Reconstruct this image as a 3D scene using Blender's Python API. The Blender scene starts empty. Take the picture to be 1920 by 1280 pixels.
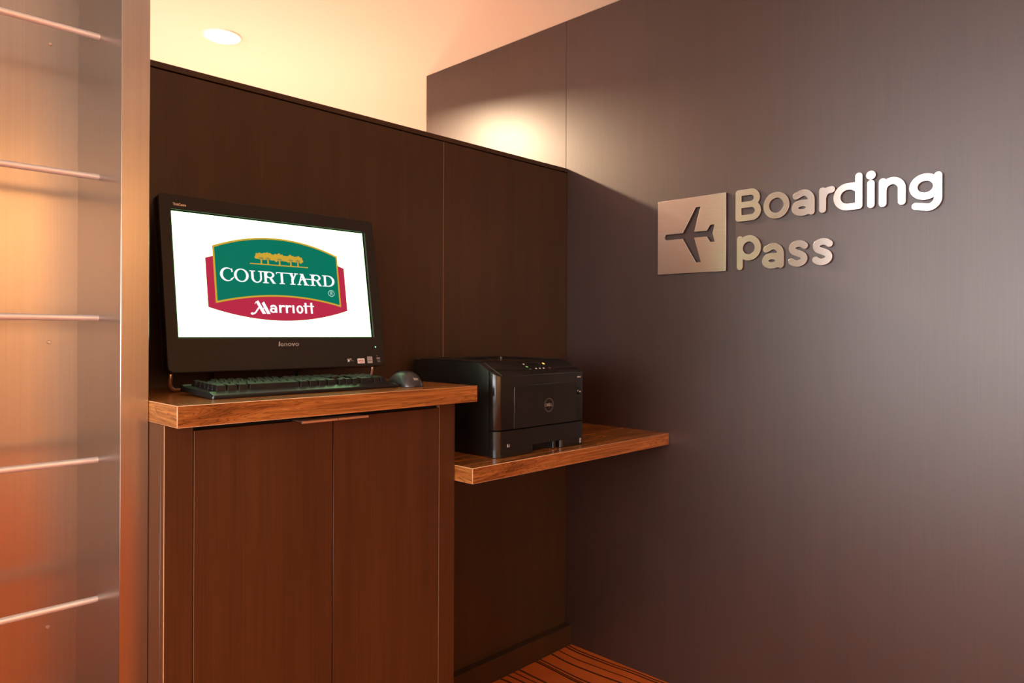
import bpy, bmesh, math, random
import numpy as np
from mathutils import Vector, Matrix

random.seed(7)
sc = bpy.context.scene
col = sc.collection

# ------------------------------------------------------------------ camera
CAM = Vector((-2.15401, -1.74971, 1.19716))
cam_d = bpy.data.cameras.new('camera')
cam = bpy.data.objects.new('camera', cam_d)
col.objects.link(cam)
FX, PX, PY = 1334.684, 924.493, 623.842
cam_d.sensor_width = 36.0
cam_d.lens = FX / 1920 * 36.0
cam_d.shift_x = (960 - PX) / 1920
cam_d.shift_y = (PY - 640) / 1920
cam_d.clip_start = 0.02
_f = Vector((.707185183, .707028368, -.0000518))
_r = Vector((.70702195, -.70717845, .00431231))
_u = Vector((-.00301232, .00308621, .9999907))
M3 = Matrix((_r, _u, -_f)).transposed()
cam.matrix_world = Matrix.Translation(CAM) @ M3.to_4x4()
sc.camera = cam

# ------------------------------------------------------------------ exposure, world, large lights
vs = sc.view_settings
vs.view_transform = 'Standard'
vs.look = 'None'
vs.gamma = 1.0
vs.use_curve_mapping = False
vs.exposure = 0.0

world = bpy.data.worlds.new('world')
sc.world = world
world.use_nodes = True
world.node_tree.nodes['Background'].inputs[0].default_value = (.75, .85, 1, 1)
world.node_tree.nodes['Background'].inputs[1].default_value = .25


def area(name, loc, size, power, color, rot=(0, 0, 0), size_y=None, disk=False, spread=180):
    d = bpy.data.lights.new(name, 'AREA')
    d.energy = power
    d.color = color
    if disk:
        d.shape = 'DISK'
    elif size_y:
        d.shape = 'RECTANGLE'
        d.size_y = size_y
    d.size = size
    d.spread = math.radians(spread)
    o = bpy.data.objects.new(name, d)
    o.location = loc
    o.rotation_euler = rot
    col.objects.link(o)
    return o


WARM = (1.0, .70, .44)
WARM2 = (1.0, .80, .60)
DAY = (.94, .95, 1.0)
CEIL = 2.410
# added area light for daylight of an unseen window at the left wall
area('unseen_window_light', (-5.42, -1.0, 1.55), 1.45, 275, DAY, (0, math.radians(-90), 0), 5.0)
# added warm strip light, out of view, washing the rear wall
area('added_cove_light', (-2.2, -4.95, 2.36), 6.4, 150, (1, .74, .42), (math.radians(-38), 0, 0), .14)
# added bare area lights at the ceiling, out of view, for the front half
for _x, _y, _e in ((-1.3, -2.2, 6), (-3.2, -2.2, 3.5), (-1.3, -4.0, 6), (-3.2, -4.0, 6), (-4.6, -.8, 9)):
    area('unseen_ceiling_light', (_x, _y, CEIL - .012), .16, _e, WARM, (0, 0, 0), disk=True, spread=140)
# more unseen area lights added at the ceiling beyond the partition
for _x, _y, _e in ((1.6, 1.9, 30), (-2.9, 2.2, 30), (-.9, 3.3, 30)):
    area('unseen_ceiling_light', (_x, _y, CEIL - .012), .16, _e, WARM, (0, 0, 0), disk=True, spread=160)


# ------------------------------------------------------------------ helpers
def lin(r, g, b):
    def c(v):
        v /= 255.0
        return v / 12.92 if v <= .04045 else ((v + .055) / 1.055) ** 2.4
    return (c(r), c(g), c(b), 1)


def new_mat(name):
    m = bpy.data.materials.new(name)
    m.use_nodes = True
    nt = m.node_tree
    b = nt.nodes['Principled BSDF']
    return m, nt, b


def plain(name, colr, rough=.5, metal=0.0, spec=.5, emit=None, estr=1.0, coat=0.0):
    m, nt, b = new_mat(name)
    b.inputs['Base Color'].default_value = colr if len(colr) == 4 else (*colr, 1)
    b.inputs['Roughness'].default_value = rough
    b.inputs['Metallic'].default_value = metal
    b.inputs['Specular IOR Level'].default_value = spec
    b.inputs['Coat Weight'].default_value = coat
    if emit:
        b.inputs['Emission Color'].default_value = (*emit[:3], 1)
        b.inputs['Emission Strength'].default_value = estr
    return m


def tex(nt, scale, nscale, detail=6, rough=.6, dist=0.0, space='Object'):
    tc = nt.nodes.new('ShaderNodeTexCoord')
    mp = nt.nodes.new('ShaderNodeMapping')
    mp.inputs['Scale'].default_value = scale
    nt.links.new(tc.outputs[space], mp.inputs['Vector'])
    n = nt.nodes.new('ShaderNodeTexNoise')
    n.inputs['Scale'].default_value = nscale
    n.inputs['Detail'].default_value = detail
    n.inputs['Roughness'].default_value = rough
    n.inputs['Distortion'].default_value = dist
    nt.links.new(mp.outputs['Vector'], n.inputs['Vector'])
    return n


def ramp(nt, fac, stops):
    r = nt.nodes.new('ShaderNodeValToRGB')
    e = r.color_ramp.elements
    e[0].position, e[0].color = stops[0]
    e[1].position, e[1].color = stops[-1]
    for pos, c in stops[1:-1]:
        k = e.new(pos)
        k.color = c
    nt.links.new(fac, r.inputs['Fac'])
    return r


def mixc(nt, fac, a, b, blend='MIX'):
    m = nt.nodes.new('ShaderNodeMix')
    m.data_type = 'RGBA'
    m.blend_type = blend
    if hasattr(fac, 'name'):
        nt.links.new(fac, m.inputs['Factor'])
    else:
        m.inputs['Factor'].default_value = fac
    for s, v in ((m.inputs['A'], a), (m.inputs['B'], b)):
        if isinstance(v, tuple):
            s.default_value = v
        else:
            nt.links.new(v, s)
    return m.outputs['Result']


def laminate(name, dark, light, rough, spec=.5, coat=0.0):
    """dark stained wood laminate, grain upright"""
    m, nt, b = new_mat(name)
    n1 = tex(nt, (9, 9, .35), 1.6, 5, .55, .3)
    n2 = tex(nt, (220, 220, 4), 1.0, 4, .6)
    n3 = tex(nt, (1.0, 1.0, .8), 1.3, 2, .5)
    c = ramp(nt, n1.outputs['Fac'], [(.32, dark), (.68, light)])
    c2 = ramp(nt, n2.outputs['Fac'], [(.3, (.80, .80, .80, 1)), (.7, (1.16, 1.16, 1.16, 1))])
    o = mixc(nt, 1.0, c.outputs['Color'], c2.outputs['Color'], 'MULTIPLY')
    nt.links.new(o, b.inputs['Base Color'])
    r = ramp(nt, n3.outputs['Fac'], [(.3, (rough * .93,) * 3 + (1,)), (.7, (rough * 1.07,) * 3 + (1,))])
    nt.links.new(r.outputs['Color'], b.inputs['Roughness'])
    b.inputs['Specular IOR Level'].default_value = spec
    b.inputs['Coat Weight'].default_value = coat
    return m


def walnut(name, along='X'):
    m, nt, b = new_mat(name)
    sw = (lambda a, c, d: (a, c, d)) if along == 'X' else (lambda a, c, d: (c, a, d))
    n1 = tex(nt, sw(.9, 7, 15), 1.6, 4, .5, 2.2)
    n2 = tex(nt, sw(2.2, 60, 150), 1.6, 5, .65, .3)
    # thin dark growth lines following the large figure
    mu = nt.nodes.new('ShaderNodeMath'); mu.operation = 'MULTIPLY'
    nt.links.new(n1.outputs['Fac'], mu.inputs[0]); mu.inputs[1].default_value = 15.0
    fr = nt.nodes.new('ShaderNodeMath'); fr.operation = 'FRACT'
    nt.links.new(mu.outputs[0], fr.inputs[0])
    lines = ramp(nt, fr.outputs[0], [(.0, (.50, .42, .36, 1)), (.22, (.95, .95, .95, 1)), (.80, (1.06, 1.06, 1.06, 1)), (1.0, (.50, .42, .36, 1))])
    c = ramp(nt, n1.outputs['Fac'], [(.28, (.20, .066, .016, 1)), (.44, (.33, .112, .026, 1)),
                                     (.58, (.41, .160, .038, 1)), (.76, (.26, .084, .020, 1))])
    c2 = ramp(nt, n2.outputs['Fac'], [(.36, (.52, .47, .42, 1)), (.58, (1.1, 1.1, 1.1, 1))])
    o = mixc(nt, .75, c.outputs['Color'], c2.outputs['Color'], 'MULTIPLY')
    o = mixc(nt, .85, o, lines.outputs['Color'], 'MULTIPLY')
    nt.links.new(o, b.inputs['Base Color'])
    b.inputs['Roughness'].default_value = .24
    b.inputs['Specular IOR Level'].default_value = .5
    return m


def brushed(name, colr, rough, aniso, tangent, streak, amount=.06):
    m, nt, b = new_mat(name)
    n = tex(nt, streak, 1.0, 4, .6)
    c = ramp(nt, n.outputs['Fac'], [(.25, tuple(v * (1 - amount) for v in colr) + (1,)),
                                    (.75, tuple(min(1, v * (1 + amount)) for v in colr) + (1,))])
    nt.links.new(c.outputs['Color'], b.inputs['Base Color'])
    b.inputs['Metallic'].default_value = 1.0
    b.inputs['Roughness'].default_value = rough
    b.inputs['Anisotropic'].default_value = aniso
    v = nt.nodes.new('ShaderNodeCombineXYZ')
    for i, k in enumerate(tangent):
        v.inputs[i].default_value = k
    nt.links.new(v.outputs[0], b.inputs['Tangent'])
    return m


def paint(name, colr, rough=.7):
    m, nt, b = new_mat(name)
    n = tex(nt, (1, 1, 1), 180, 3, .6)
    bp = nt.nodes.new('ShaderNodeBump')
    bp.inputs['Strength'].default_value = .05
    bp.inputs['Distance'].default_value = .001
    nt.links.new(n.outputs['Fac'], bp.inputs['Height'])
    nt.links.new(bp.outputs['Normal'], b.inputs['Normal'])
    b.inputs['Base Color'].default_value = (*colr, 1)
    b.inputs['Roughness'].default_value = rough
    b.inputs['Specular IOR Level'].default_value = .25
    return m


def carpet_mat():
    m, nt, b = new_mat('carpet')
    # uneven dark stripes running front to back over an orange pile
    tc = nt.nodes.new('ShaderNodeTexCoord')
    sep = nt.nodes.new('ShaderNodeSeparateXYZ')
    nt.links.new(tc.outputs['Object'], sep.inputs[0])
    wob = tex(nt, (1.2, 1.6, 1), 1.3, 2, .5)
    ma = nt.nodes.new('ShaderNodeMath')
    ma.operation = 'MULTIPLY_ADD'
    nt.links.new(wob.outputs['Fac'], ma.inputs[0])
    ma.inputs[1].default_value = .10
    nt.links.new(sep.outputs['X'], ma.inputs[2])
    stripes = None
    for period, w, ph in ((.091, .10, .0), (.173, .045, .031), (.127, .05, .09)):
        d = nt.nodes.new('ShaderNodeMath'); d.operation = 'ADD'
        nt.links.new(ma.outputs[0], d.inputs[0]); d.inputs[1].default_value = ph + 20
        q = nt.nodes.new('ShaderNodeMath'); q.operation = 'DIVIDE'
        nt.links.new(d.outputs[0], q.inputs[0]); q.inputs[1].default_value = period
        fr = nt.nodes.new('ShaderNodeMath'); fr.operation = 'FRACT'
        nt.links.new(q.outputs[0], fr.inputs[0])
        lt = nt.nodes.new('ShaderNodeMath'); lt.operation = 'LESS_THAN'
        nt.links.new(fr.outputs[0], lt.inputs[0]); lt.inputs[1].default_value = w
        if stripes is None:
            stripes = lt
        else:
            mx = nt.nodes.new('ShaderNodeMath'); mx.operation = 'MAXIMUM'
            nt.links.new(stripes.outputs[0], mx.inputs[0]); nt.links.new(lt.outputs[0], mx.inputs[1])
            stripes = mx
    n2 = tex(nt, (1, 1, 1), 420, 3, .7)
    n3 = tex(nt, (1, 1, 1), 5, 3, .6)
    base = ramp(nt, n3.outputs['Fac'], [(.3, (.56, .112, .017, 1)), (.7, (.67, .150, .026, 1))])
    f = ramp(nt, n2.outputs['Fac'], [(.3, (.65, .65, .65, 1)), (.7, (1.2, 1.2, 1.2, 1))])
    c = mixc(nt, stripes.outputs[0], base.outputs['Color'], (.075, .022, .008, 1))
    c = mixc(nt, .8, c, f.outputs['Color'], 'MULTIPLY')
    nt.links.new(c, b.inputs['Base Color'])
    b.inputs['Roughness'].default_value = .95
    b.inputs['Specular IOR Level'].default_value = .1
    bp = nt.nodes.new('ShaderNodeBump')
    bp.inputs['Strength'].default_value = .6
    bp.inputs['Distance'].default_value = .003
    nt.links.new(n2.outputs['Fac'], bp.inputs['Height'])
    nt.links.new(bp.outputs['Normal'], b.inputs['Normal'])
    return m


M = {}
M['wall_lam'] = laminate('wall_laminate', (.032, .0130, .0088, 1), (.038, .0155, .0104, 1), .42, .85)
M['part_lam'] = laminate('partition_laminate', (.038, .0178, .0075, 1), (.053, .0250, .0105, 1), .42, .5)
M['cab_lam'] = laminate('cabinet_laminate', (.058, .0190, .0062, 1), (.078, .0260, .0085, 1), .36, .45)
M['walnut'] = walnut('walnut_laminate')
M['walnut_end'] = walnut('walnut_laminate_end', 'Y')
M['walnut_seam'] = plain('laminate_seam', (.62, .36, .19), .35)
M['tan_edge'] = plain('tan_edge', (.22, .115, .055), .5)
M['seam_tan'] = plain('seam_tan', (.46, .27, .14), .5)
M['dark_gap'] = plain('dark_gap', (.006, .004, .003), .8)
M['carpet'] = carpet_mat()
M['bounce_floor'] = paint('added_bounce_floor', (.42, .38, .34), .5)
M['ceiling'] = paint('ceiling_paint', (.79, .745, .625))
M['room_wall'] = paint('room_wall_paint', (.76, .47, .27))
M['room_wall2'] = paint('room_wall_pale', (.78, .68, .56))
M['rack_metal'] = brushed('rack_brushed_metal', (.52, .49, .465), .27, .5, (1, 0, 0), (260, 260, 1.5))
M['rack_side_shaded'] = brushed('rack_side_shaded_metal', (.30, .27, .25), .33, .5, (0, 1, 0), (260, 260, 1.5))  # same rack metal, darkened to put a dim reflection into the colour
M['rod_metal'] = plain('rod_satin_metal', (.88, .82, .80), .42, .65)
M['sign_metal'] = brushed('sign_brushed_metal', (.88, .85, .81), .36, .96, (0, 0, 1), (1, 3, 300), .04)
M['sign_side'] = plain('sign_edge', (.16, .12, .10), .35, .6)
M['black'] = plain('black_plastic', (.008, .007, .006), .38, spec=.35)
M['bezel'] = plain('bezel_plastic', (.015, .012, .010), .46, spec=.35)
M['black_gloss'] = plain('black_gloss', (.008, .008, .008), .16)
M['key'] = plain('key_plastic', (.011, .0095, .009), .34, spec=.42)
M['kb'] = plain('keyboard_plastic', (.016, .015, .014), .30, spec=.40)
M['mouse'] = plain('mouse_plastic', (.030, .028, .030), .34, spec=.6)
M['printer'] = plain('printer_plastic', (.007, .006, .0055), .34, spec=.40)
M['printer2'] = plain('printer_plastic_satin', (.010, .0085, .0075), .20, spec=.55)
M['copper'] = plain('copper_pull', (.95, .72, .52), .40, .9)
M['stand'] = plain('stand_tube', (.78, .56, .44), .28, 1.0)
M['print'] = plain('grey_print', (.82, .76, .71), .5)
M['print_dim'] = plain('dim_print', (.22, .19, .17), .5)
M['ring'] = plain('badge_metal', (.40, .35, .31), .30, 1.0)
M['sticker'] = plain('white_sticker', (.85, .80, .78), .45)
M['sticker_grey'] = plain('grey_sticker', (.42, .39, .37), .45)
M['sticker_ink'] = plain('sticker_ink', (.10, .06, .06), .5)
M['red_ink'] = plain('red_ink', (.45, .10, .10), .5)
M['white_trim'] = plain('white_trim', (.86, .78, .68), .45)
M['lamp_lens'] = plain('lamp_lens', (.9, .9, .9), .4, emit=(1, .90, .76), estr=9)
M['screw'] = plain('screw', (.78, .70, .64), .35, 1.0)
M['scr_white'] = plain('screen_white', (0, 0, 0), .5, spec=.08, emit=(1.6, 2.9, 1.35), estr=1.0)
for k, c in dict(red=(185, 42, 70), gold=(206, 162, 52), green=(0, 116, 92), ltr=(255, 255, 255), mark=(176, 220, 205)).items():
    M['scr_' + k] = plain('screen_' + k, (0, 0, 0), .5, spec=.08, emit=lin(*c), estr=1.0)
M['led_green'] = plain('led_green', (.1, .4, .2), .4, emit=(.35, 1.0, .5), estr=1.4)
M['led_orange'] = plain('led_orange', (.4, .2, .05), .4, emit=(1.0, .42, .08), estr=2.2)
M['led_dim_green'] = plain('led_dim_green', (.1, .2, .05), .4, emit=(.25, .5, .12), estr=.6)
M['led_red'] = plain('red_button', (.22, .05, .06), .4)


def mesh_obj(name, me, mat, parent=None, loc=None):
    o = bpy.data.objects.new(name, me)
    mats = mat if isinstance(mat, (list, tuple)) else [mat]
    if not me.materials:
        for k in mats:
            me.materials.append(M[k] if isinstance(k, str) else k)
    col.objects.link(o)
    if parent is not None:
        o.parent = parent
    if loc is not None:
        o.location = loc
    return o


def bm_mesh(bm, name='m', smooth=None):
    me = bpy.data.meshes.new(name)
    bmesh.ops.recalc_face_normals(bm, faces=bm.faces)
    bm.to_mesh(me)
    bm.free()
    if smooth is not None:
        for f in me.polygons:
            f.use_smooth = True
        me.set_sharp_from_angle(angle=math.radians(smooth))
    return me


def add_box(bm, x0, x1, y0, y1, z0, z1):
    vs_ = [bm.verts.new(p) for p in ((x0, y0, z0), (x1, y0, z0), (x1, y1, z0), (x0, y1, z0),
                                     (x0, y0, z1), (x1, y0, z1), (x1, y1, z1), (x0, y1, z1))]
    fs = [bm.faces.new([vs_[i] for i in q]) for q in
          ((0, 3, 2, 1), (4, 5, 6, 7), (0, 1, 5, 4), (1, 2, 6, 5), (2, 3, 7, 6), (3, 0, 4, 7))]
    return fs


def bevel_all(bm, w, seg=1, mat=-1):
    bmesh.ops.bevel(bm, geom=list(bm.edges), offset=w, offset_type='OFFSET', segments=seg, profile=.5,
                    affect='EDGES', material=mat, clamp_overlap=True)


def box(name, x0, x1, y0, y1, z0, z1, mat, parent=None, bev=.0008, seg=1, bevmat=-1, org=(0, 0, 0)):
    bm = bmesh.new()
    ox, oy, oz = org
    add_box(bm, x0 - ox, x1 - ox, y0 - oy, y1 - oy, z0 - oz, z1 - oz)
    if bev:
        bevel_all(bm, bev, seg, bevmat)
    return mesh_obj(name, bm_mesh(bm, name, 40), mat, parent)


def tag(o, label, cat=None, group=None, kind=None):
    if label:
        o['label'] = label
    if cat:
        o['category'] = cat
    if group:
        o['group'] = group
    if kind:
        o['kind'] = kind
    return o


def thing(name, loc, label, cat, group=None, rotz=0.0):
    o = bpy.data.objects.new(name, None)
    o.empty_display_size = .05
    o.location = loc
    o.rotation_euler = (0, 0, rotz)
    col.objects.link(o)
    return tag(o, label, cat, group)


def struct(o):
    o['kind'] = 'structure'
    return o


def tube_bm(bm, pts, r, n=10, cap=True):
    pts = [Vector(p) for p in pts]
    rings = []
    prev = None
    for i, p in enumerate(pts):
        t = (pts[min(i + 1, len(pts) - 1)] - pts[max(i - 1, 0)]).normalized()
        if prev is None:
            a = Vector((0, 0, 1)) if abs(t.z) < .9 else Vector((1, 0, 0))
            u = (a - t * a.dot(t)).normalized()
        else:
            u = (prev - t * prev.dot(t)).normalized()
        prev = u
        w = t.cross(u)
        rr = r[i] if isinstance(r, (list, tuple)) else r
        rings.append([bm.verts.new(p + (u * math.cos(2 * math.pi * k / n) + w * math.sin(2 * math.pi * k / n)) * rr)
                      for k in range(n)])
    for a, b in zip(rings, rings[1:]):
        for k in range(n):
            bm.faces.new((a[k], a[(k + 1) % n], b[(k + 1) % n], b[k]))
    if cap:
        bm.faces.new(rings[0][::-1])
        bm.faces.new(rings[-1])


def tube(name, pts, r, mat, parent=None, n=10):
    bm = bmesh.new()
    tube_bm(bm, pts, r, n)
    return mesh_obj(name, bm_mesh(bm, name, 50), mat, parent)


def smooth_path(ctrl, n=8):
    """Catmull-Rom through the control points"""
    c = [Vector(p) for p in ctrl]
    c = [c[0] * 2 - c[1]] + c + [c[-1] * 2 - c[-2]]
    out = []
    for i in range(1, len(c) - 2):
        for k in range(n):
            t = k / n
            a, b, d, e = c[i - 1], c[i], c[i + 1], c[i + 2]
            out.append(.5 * ((2 * b) + (d - a) * t + (2 * a - 5 * b + 4 * d - e) * t * t + (3 * b - a - 3 * d + e) * t ** 3))
    out.append(c[-2])
    return out


def prism(name, poly, z0, z1, mat, parent=None, bev=0, xf=None, seg=2):
    """poly in XY extruded along Z, then moved by xf"""
    bm = bmesh.new()
    a = [bm.verts.new((x, y, z0)) for x, y in poly]
    b = [bm.verts.new((x, y, z1)) for x, y in poly]
    bm.faces.new(a[::-1])
    top = bm.faces.new(b)
    n = len(poly)
    for i in range(n):
        bm.faces.new((a[i], a[(i + 1) % n], b[(i + 1) % n], b[i]))
    if bev:
        bmesh.ops.bevel(bm, geom=list(top.edges), offset=bev, offset_type='OFFSET', segments=seg, profile=.5,
                        affect='EDGES', clamp_overlap=True)
    if xf is not None:
        bmesh.ops.transform(bm, matrix=xf, verts=bm.verts)
    return mesh_obj(name, bm_mesh(bm, name, 35), mat, parent)


def rrect(x0, x1, y0, y1, r, n=5):
    rs = r if isinstance(r, (tuple, list)) else (r,) * 4       # (x0y0, x1y0, x1y1, x0y1)
    out = []
    for (cx, cy, a0, k) in ((x0, y0, 180, 0), (x1, y0, 270, 1), (x1, y1, 0, 2), (x0, y1, 90, 3)):
        rr = rs[k]
        ccx = cx + rr * (1 if cx == x0 else -1)
        ccy = cy + rr * (1 if cy == y0 else -1)
        if rr < 1e-6:
            out.append((cx, cy))
            continue
        for i in range(n + 1):
            a = math.radians(a0 + 90 * i / n)
            out.append((ccx + rr * math.cos(a), ccy + rr * math.sin(a)))
    return out


# ---- implicit 2-D shapes (arrays X, Y in mm; negative inside) and their outlines
def E(cx, cy, rx, ry=None):
    ry = ry or rx
    return lambda X, Y: (np.sqrt(((X - cx) / rx) ** 2 + ((Y - cy) / ry) ** 2) - 1) * min(rx, ry)


def Bx(x0, x1, y0, y1):
    return lambda X, Y: np.maximum(np.maximum(x0 - X, X - x1), np.maximum(y0 - Y, Y - y1))


def Cp(x1, y1, x2, y2, w1, w2=None):
    w2 = w1 if w2 is None else w2

    def f(X, Y):
        dx, dy = x2 - x1, y2 - y1
        L = dx * dx + dy * dy + 1e-12
        t = np.clip(((X - x1) * dx + (Y - y1) * dy) / L, 0, 1)
        return np.hypot(X - x1 - t * dx, Y - y1 - t * dy) - (w1 + (w2 - w1) * t)
    return f


def Pl(pts, w):
    return U(*[Cp(*a, *b, w) for a, b in zip(pts, pts[1:])])


def Arc(cx, cy, rx, ry, a0, a1, w, n=28):
    pts = [(cx + rx * math.cos(math.radians(a0 + (a1 - a0) * i / n)),
            cy + ry * math.sin(math.radians(a0 + (a1 - a0) * i / n))) for i in range(n + 1)]
    return Pl(pts, w)


def Sp(ctrl, w, n=8):
    pts = [(v.x, v.y) for v in smooth_path([(a, b, 0) for a, b in ctrl], n)]
    return Pl(pts, w)


def Pg(pts):
    def f(X, Y):
        ins = np.zeros(X.shape, bool)
        d = np.full(X.shape, 1e9)
        n = len(pts)
        for i in range(n):
            (xa, ya), (xb, yb) = pts[i], pts[(i + 1) % n]
            c = ((ya > Y) != (yb > Y)) & (X < (xb - xa) * (Y - ya) / (yb - ya + 1e-15) + xa)
            ins ^= c
            d = np.minimum(d, Cp(xa, ya, xb, yb, 0)(X, Y))
        return np.where(ins, -d, d)
    return f


def U(*fs):
    def g(X, Y):
        r = fs[0](X, Y)
        for f in fs[1:]:
            r = np.minimum(r, f(X, Y))
        return r
    return g


def D(a, *bs):
    def g(X, Y):
        r = a(X, Y)
        for b in bs:
            r = np.maximum(r, -b(X, Y))
        return r
    return g


def contours(f, b, step):
    x = np.arange(b[0], b[1] + step, step) + step * .0137
    y = np.arange(b[2], b[3] + step, step) + step * .0171
    X, Y = np.meshgrid(x, y)
    F = f(X, Y)
    F = np.where(np.abs(F) < 1e-9, 1e-9, F)
    S = F < 0
    pts, seg = {}, {}

    def ep(i, j, ax):
        k = (i, j, ax)
        if k not in pts:
            a = F[j, i]
            c = F[j, i + 1] if ax == 0 else F[j + 1, i]
            t = a / (a - c)
            pts[k] = (x[i] + (t * step if ax == 0 else 0), y[j] + (t * step if ax == 1 else 0))
        return k
    idx = (S[:-1, :-1].astype(int) + 2 * S[:-1, 1:] + 4 * S[1:, 1:] + 8 * S[1:, :-1])
    for j, i in zip(*np.nonzero((idx > 0) & (idx < 15))):
        c = idx[j, i]
        b_, r_, t_, l_ = (lambda: ep(i, j, 0)), (lambda: ep(i + 1, j, 1)), (lambda: ep(i, j + 1, 0)), (lambda: ep(i, j, 1))
        T = {1: [(l_, b_)], 2: [(b_, r_)], 3: [(l_, r_)], 4: [(r_, t_)], 5: [(l_, t_), (r_, b_)], 6: [(b_, t_)], 7: [(l_, t_)],
             8: [(t_, l_)], 9: [(t_, b_)], 10: [(b_, l_), (t_, r_)], 11: [(t_, r_)], 12: [(r_, l_)], 13: [(r_, b_)], 14: [(b_, l_)]}[c]
        for a, e in T:
            seg[a()] = e()
    loops = []
    while seg:
        k0, k = next(iter(seg.items()))
        loop = [k0]
        del seg[k0]
        while k != k0 and k in seg:
            loop.append(k)
            k = seg.pop(k)
        L = [pts[q] for q in loop]
        # drop nearly collinear points
        keep = [L[0]]
        n = len(L)
        for q in range(1, n):
            a = keep[-1]
            p_, e = L[q], L[(q + 1) % n]
            ar = abs((p_[0] - a[0]) * (e[1] - a[1]) - (p_[1] - a[1]) * (e[0] - a[0]))
            le = math.hypot(e[0] - a[0], e[1] - a[1]) + 1e-9
            if ar / le > step * .03 or math.hypot(p_[0] - a[0], p_[1] - a[1]) > step * 9:
                keep.append(p_)
        if len(keep) > 2:
            loops.append(keep)
    return loops


def curve_mesh(loops, depth, scale=.001, bevel=0.0):
    cu = bpy.data.curves.new('outline', 'CURVE')
    cu.dimensions = '2D'
    cu.fill_mode = 'BOTH'
    cu.extrude = depth / 2
    cu.bevel_depth = bevel
    cu.bevel_resolution = 1
    for L in loops:
        s = cu.splines.new('POLY')
        s.points.add(len(L) - 1)
        for p_, (a, b) in zip(s.points, L):
            p_.co = (a * scale, b * scale, 0, 1)
        s.use_cyclic_u = True
    o = bpy.data.objects.new('outline', cu)
    col.objects.link(o)
    dg = bpy.context.evaluated_depsgraph_get()
    me = bpy.data.meshes.new_from_object(o.evaluated_get(dg))
    bpy.data.objects.remove(o)
    bpy.data.curves.remove(cu)
    me.materials.clear()
    return me


def shape_mesh(f, bounds, step, depth, bevel=0.0):
    return curve_mesh(contours(f, bounds, step), depth, bevel=bevel)


def text_mesh(body, size, depth=.0002, bold=0.0, sx=1.0, shear=0.0):
    cu = bpy.data.curves.new('text', 'FONT')
    cu.body = body
    cu.size = size
    cu.extrude = depth / 2
    cu.offset = bold
    cu.shear = shear
    cu.resolution_u = 3
    cu.align_x = 'CENTER'
    cu.align_y = 'CENTER'
    o = bpy.data.objects.new('text', cu)
    col.objects.link(o)
    dg = bpy.context.evaluated_depsgraph_get()
    me = bpy.data.meshes.new_from_object(o.evaluated_get(dg))
    bpy.data.objects.remove(o)
    bpy.data.curves.remove(cu)
    me.materials.clear()
    if sx != 1:
        me.transform(Matrix.Diagonal((sx, 1, 1, 1)))
    return me


# facing -Y (x right, y up -> z) and facing -X (letter x -> -Y)
FRONT = Matrix(((1, 0, 0, 0), (0, 0, -1, 0), (0, 1, 0, 0), (0, 0, 0, 1)))
SIDE = Matrix(((0, 0, -1, 0), (-1, 0, 0, 0), (0, 1, 0, 0), (0, 0, 0, 1)))

# ------------------------------------------------------------------ the setting
HW, HB = 1.8342, .0774
X0, X1, Y0, Y1 = -5.5, 3.5, -5.5, 4.5
struct(box('floor', X0, X1, Y0, Y1, -.05, 0, 'carpet', bev=0))
tag(bpy.data.objects['floor'], 'orange carpet with uneven dark brown stripes')

bm = bmesh.new()
add_box(bm, X0, X1, Y0, Y1, CEIL, CEIL + .05)
struct(mesh_obj('ceiling', bm_mesh(bm), 'ceiling'))
struct(box('wall_rear', X0, X1, Y0 - .1, Y0, 0, CEIL, 'room_wall', bev=0))
struct(box('wall_far', X0, X1, Y1, Y1 + .1, 0, CEIL, 'room_wall2', bev=0))
struct(box('wall_side', X1, X1 + .1, Y0, Y1, 0, CEIL, 'room_wall2', bev=0))
struct(box('wall_left', X0 - .1, X0, Y0, Y1, 0, CEIL, 'room_wall2', bev=0))

# unseen pale slab added over the carpet so bounced light is less orange
struct(box('floor', X0, -2.9, Y0, Y1, .0002, .004, 'bounce_floor', bev=0))

# tall panelled wall on the right: core with two upright panels
YR = .8564
wr = struct(box('wall_right', .018, .12, Y0 + .01, YR - .002, 0, CEIL - .001, 'wall_lam', bev=0))
tag(wr, 'tall dark brown laminate wall carrying the metal lettering')
for a, b in ((Y0 + .01, .0068), (.0080, YR)):
    box('panel', 0, .018, a, b, .0, CEIL - .0012, 'wall_lam', wr, bev=.0006)
box('edge_strip', .0012, .012, .0062, .0086, .0, CEIL - .003, 'cab_lam', wr, bev=0)

# lower partition at the back
wb = struct(box('wall_back', -2.31, -.0005, .016, .10, 0, HW - .016, 'part_lam', bev=0))
tag(wb, 'dark brown laminate partition behind the computer')
for a, b in ((-.6326, -.001), (-1.858, -.6340), (-2.31, -1.8592)):
    box('panel', a, b, 0, .016, 0, HW - .0175, 'part_lam', wb, bev=.0006)
box('edge_strip', -.63395, -.63265, .0008, .012, .02, HW - .018, 'seam_tan', wb, bev=0)
box('cap_rail', -2.31, -.0005, -.0015, .1015, HW - .0145, HW, 'part_lam', wb, bev=.0008)

bb = struct(box('baseboard_back', -.927, -.0006, -.0299, -.0005, 0, HB, 'part_lam', bev=.0008))
tag(bb, 'dark brown baseboard under the printer shelf')

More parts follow.
